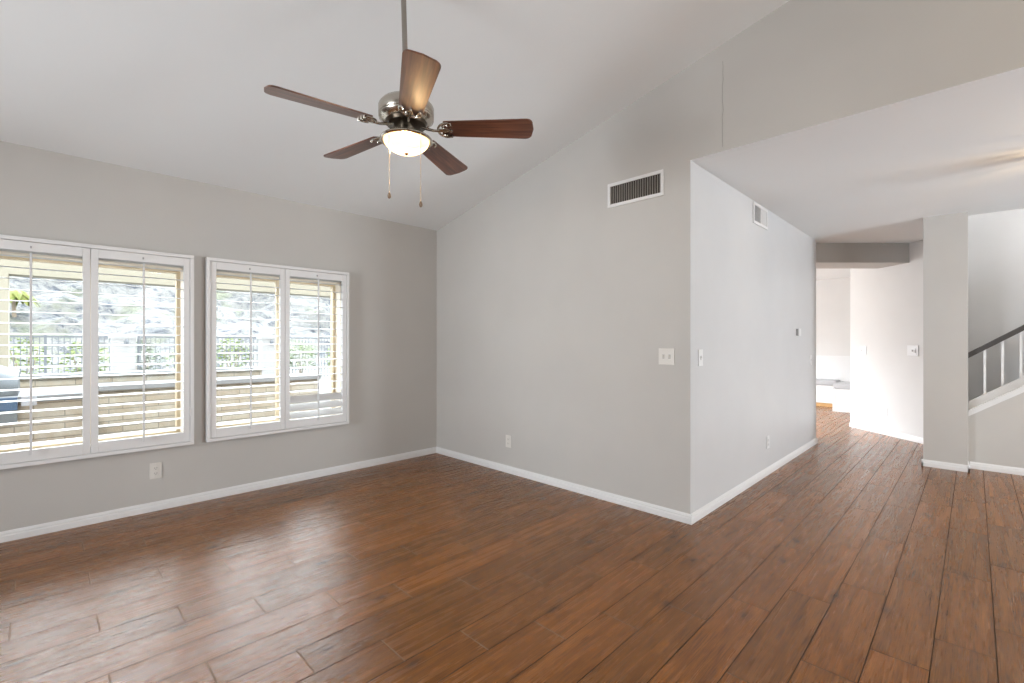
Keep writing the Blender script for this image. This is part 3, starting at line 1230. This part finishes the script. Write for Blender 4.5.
g = thing('outdoor_grill', 'stainless steel barbecue grill with curved hood on the stone counter', 'grill', (-0.56, 5.90, 0.80))
b = B()
prof = [(-0.27, 0.0)]
for k in range(9):
    a = radians(180 - 90 * k / 8)
    prof.append((-0.02 + 0.25 * cos(a), 0.03 + 0.24 * sin(a)))
prof += [(0.22, 0.27), (0.25, 0.0)]
n = 6
secs = []
for i in range(n + 1):
    u = i / n
    x = -0.42 + 0.84 * u
    sh = 1.0 - (0.30 if i in (0, n) else (0.08 if i in (1, n - 1) else 0))
    secs.append([b.verts.new((x, p_[0], p_[1] * sh)) for p_ in prof])
for A, C in zip(secs, secs[1:]):
    for k in range(len(prof)):
        k2 = (k + 1) % len(prof)
        b.faces.new((A[k], C[k], C[k2], A[k2]))
b.faces.new(secs[0])
b.faces.new(list(reversed(secs[-1])))
hood = obj('grill_hood', b, M_STEEL, g, smooth=True)
b = B()
add_tube(b, [(-0.3, -0.27, 0.10), (-0.3, -0.31, 0.10), (0.3, -0.31, 0.10), (0.3, -0.27, 0.10)], 0.011, 8)
obj('hood_handle', b, M_STEEL, hood, smooth=True)
box_obj('control_panel', -0.42, 0.42, -0.375, -0.352, -0.11, -0.005, M_BLUE, g, bevel=0.004)
box_obj('firebox_front', -0.42, 0.42, -0.375, -0.352, -0.22, -0.115, M_STEEL, g, bevel=0.003)
for k in range(4):
    b = B()
    add_tube(b, [(-0.3 + 0.2 * k, -0.36, -0.055), (-0.3 + 0.2 * k, -0.395, -0.055)], 0.022, 12)
    obj('burner_knob', b, M_STEEL, g, smooth=True)
tag(box_obj('paper_tag', -0.12, -0.03, 5.538, 5.546, 0.72, 0.80, M_PAPER), 'white paper tag fixed at the counter edge beside the grill', 'tag')

# metal fence
fence = thing('metal_fence', 'black metal picket fence beyond the patio, shrubs behind it', 'fence', (0, 16.5, -0.05))
b = B()
x = -4.0
while x < 9.5:
    add_box(b, x - .008, x + .008, -.008, .008, 0.05, 1.42)
    x += 0.11
add_box(b, -4, 9.5, -.015, .015, 1.40, 1.44)
add_box(b, -4, 9.5, -.015, .015, 0.14, 0.18)
obj('picket_panel', b, M_IRON, fence)
for k in range(8):
    x = -3.6 + k * 1.83
    b = B()
    add_box(b, x - .025, x + .025, -.03, .03, 0, 1.48)
    obj('fence_post', b, M_IRON, fence)

for x0, x1, lab in ((1.28, 1.78, 'white stucco pillar seen through the shutters with the grill'),
                    (4.90, 5.34, 'white stucco pillar seen through the shutters nearer the room corner')):
    r = thing('stucco_pillar', lab, 'pillar', ((x0 + x1) / 2, 16.2, -0.05))
    h = (x1 - x0) / 2
    box_obj('shaft', -h, h, -.2, .2, 0, 1.38, M_PILLAR, r)
    box_obj('pillar_cap', -h - .03, h + .03, -.23, .23, 1.38, 1.46, M_PILLAR, r)
    b = B()
    add_lathe(b, [(0, 1.2), (.05, 1.2), (.06, 1.3), (.03, 1.34), (0, 1.36)], c=(0.05, -.26), seg=8)
    obj('lantern', b, M_IRON, r)

# hillside
b = B()
nx, ny = 90, 60
rnd = random.Random(3)
from mathutils import noise as mnoise
grid = []
for j in range(ny + 1):
    rowv = []
    y = 19.5 + 50 * j / ny
    for i in range(nx + 1):
        x = -26 + 75 * i / nx
        h = max(0, y - 21) * 0.40
        v_ = mnoise.noise(Vector((x * .35, y * .35, 0))) * 1.2 + mnoise.noise(Vector((x * 1.1, y * 1.1, 5))) * 0.55
        rowv.append(b.verts.new((x, y, -0.12 + h + v_ * min(1, max(0, (y - 20.5) / 6)))))
    grid.append(rowv)
for j in range(ny):
    for i in range(nx):
        b.faces.new((grid[j][i], grid[j][i + 1], grid[j + 1][i + 1], grid[j + 1][i]))
struct(obj('hillside', b, M_HILL))


def shrub(x, y, rad, h, m, label, seed):
    rg = random.Random(seed)
    r = thing('garden_shrub', label, 'shrub', (x, y, -0.12), group='shrubs behind the metal fence')
    b = B()
    for k in range(4):
        a = 2 * pi * k / 4 + rg.random()
        add_tube(b, [(0, 0, 0), (rad * .3 * cos(a), rad * .3 * sin(a), h * .4), (rad * .5 * cos(a), rad * .5 * sin(a), h * .75)], 0.025, 5, 0.01)
    obj('stems', b, M_TRUNK, r)
    b = B()
    for k in range(420):
        th, ph = rg.uniform(0, 2 * pi), math.acos(rg.uniform(-.8, 1))
        rr = rg.uniform(.6, 1.0)
        c = Vector((rad * rr * sin(ph) * cos(th), rad * rr * sin(ph) * sin(th), h * .55 + h * .5 * rr * cos(ph)))
        s = rg.uniform(.04, .085)
        M3 = Matrix.Translation(c) @ Matrix.Rotation(rg.uniform(0, 6.28), 4, 'Z') @ Matrix.Rotation(rg.uniform(-1.2, 1.2), 4, 'X')
        vs = [b.verts.new(M3 @ Vector(p_)) for p_ in ((-s, 0, 0), (0, -s * .5, .01), (s, 0, 0), (0, s * .5, .01))]
        b.faces.new(vs)
    obj('leaves', b, m, r)
    return r


for k in range(9):
    x = -1.6 + k * 1.24
    shrub(x, 17.5 + 0.5 * ((k * 5) % 3), 0.58, 1.25 + 0.25 * ((k * 3) % 4) / 3, M_LEAF if k % 3 else M_LEAFP,
          'sunlit green shrub growing behind the metal fence', 20 + k)

r = thing('palm_tree', 'small palm with lime fronds on the slope behind the patio post', 'palm tree', (-0.80, 27.0, 1.25))
r.scale = (0.6, 0.6, 0.6)
b = B()
add_tube(b, [(0, 0, 0), (0.05, 0, 1.5), (0, 0, 3.3)], 0.13, 8, 0.09)
obj('trunk', b, M_TRUNK, r, smooth=True)
b = B()
for k in range(22):
    a = 2 * pi * k / 22 + .1
    el = 0.5 + 0.5 * ((k * 7) % 5) / 5
    prev = None
    for s in range(9):
        u = s / 8
        c = Vector((cos(a) * 1.35 * u, sin(a) * 1.35 * u, 3.3 + el * u - 1.6 * u * u))
        w = 0.26 * sin(pi * min(1, u * .95 + .05))
        side = Vector((-sin(a), cos(a), 0))
        cur = (b.verts.new(c + side * w - Vector((0, 0, w * .5))), b.verts.new(c), b.verts.new(c - side * w - Vector((0, 0, w * .5))))
        if prev:
            b.faces.new((prev[0], cur[0], cur[1], prev[1]))
            b.faces.new((prev[1], cur[1], cur[2], prev[2]))
        prev = cur
obj('fronds', b, M_PALM, r)
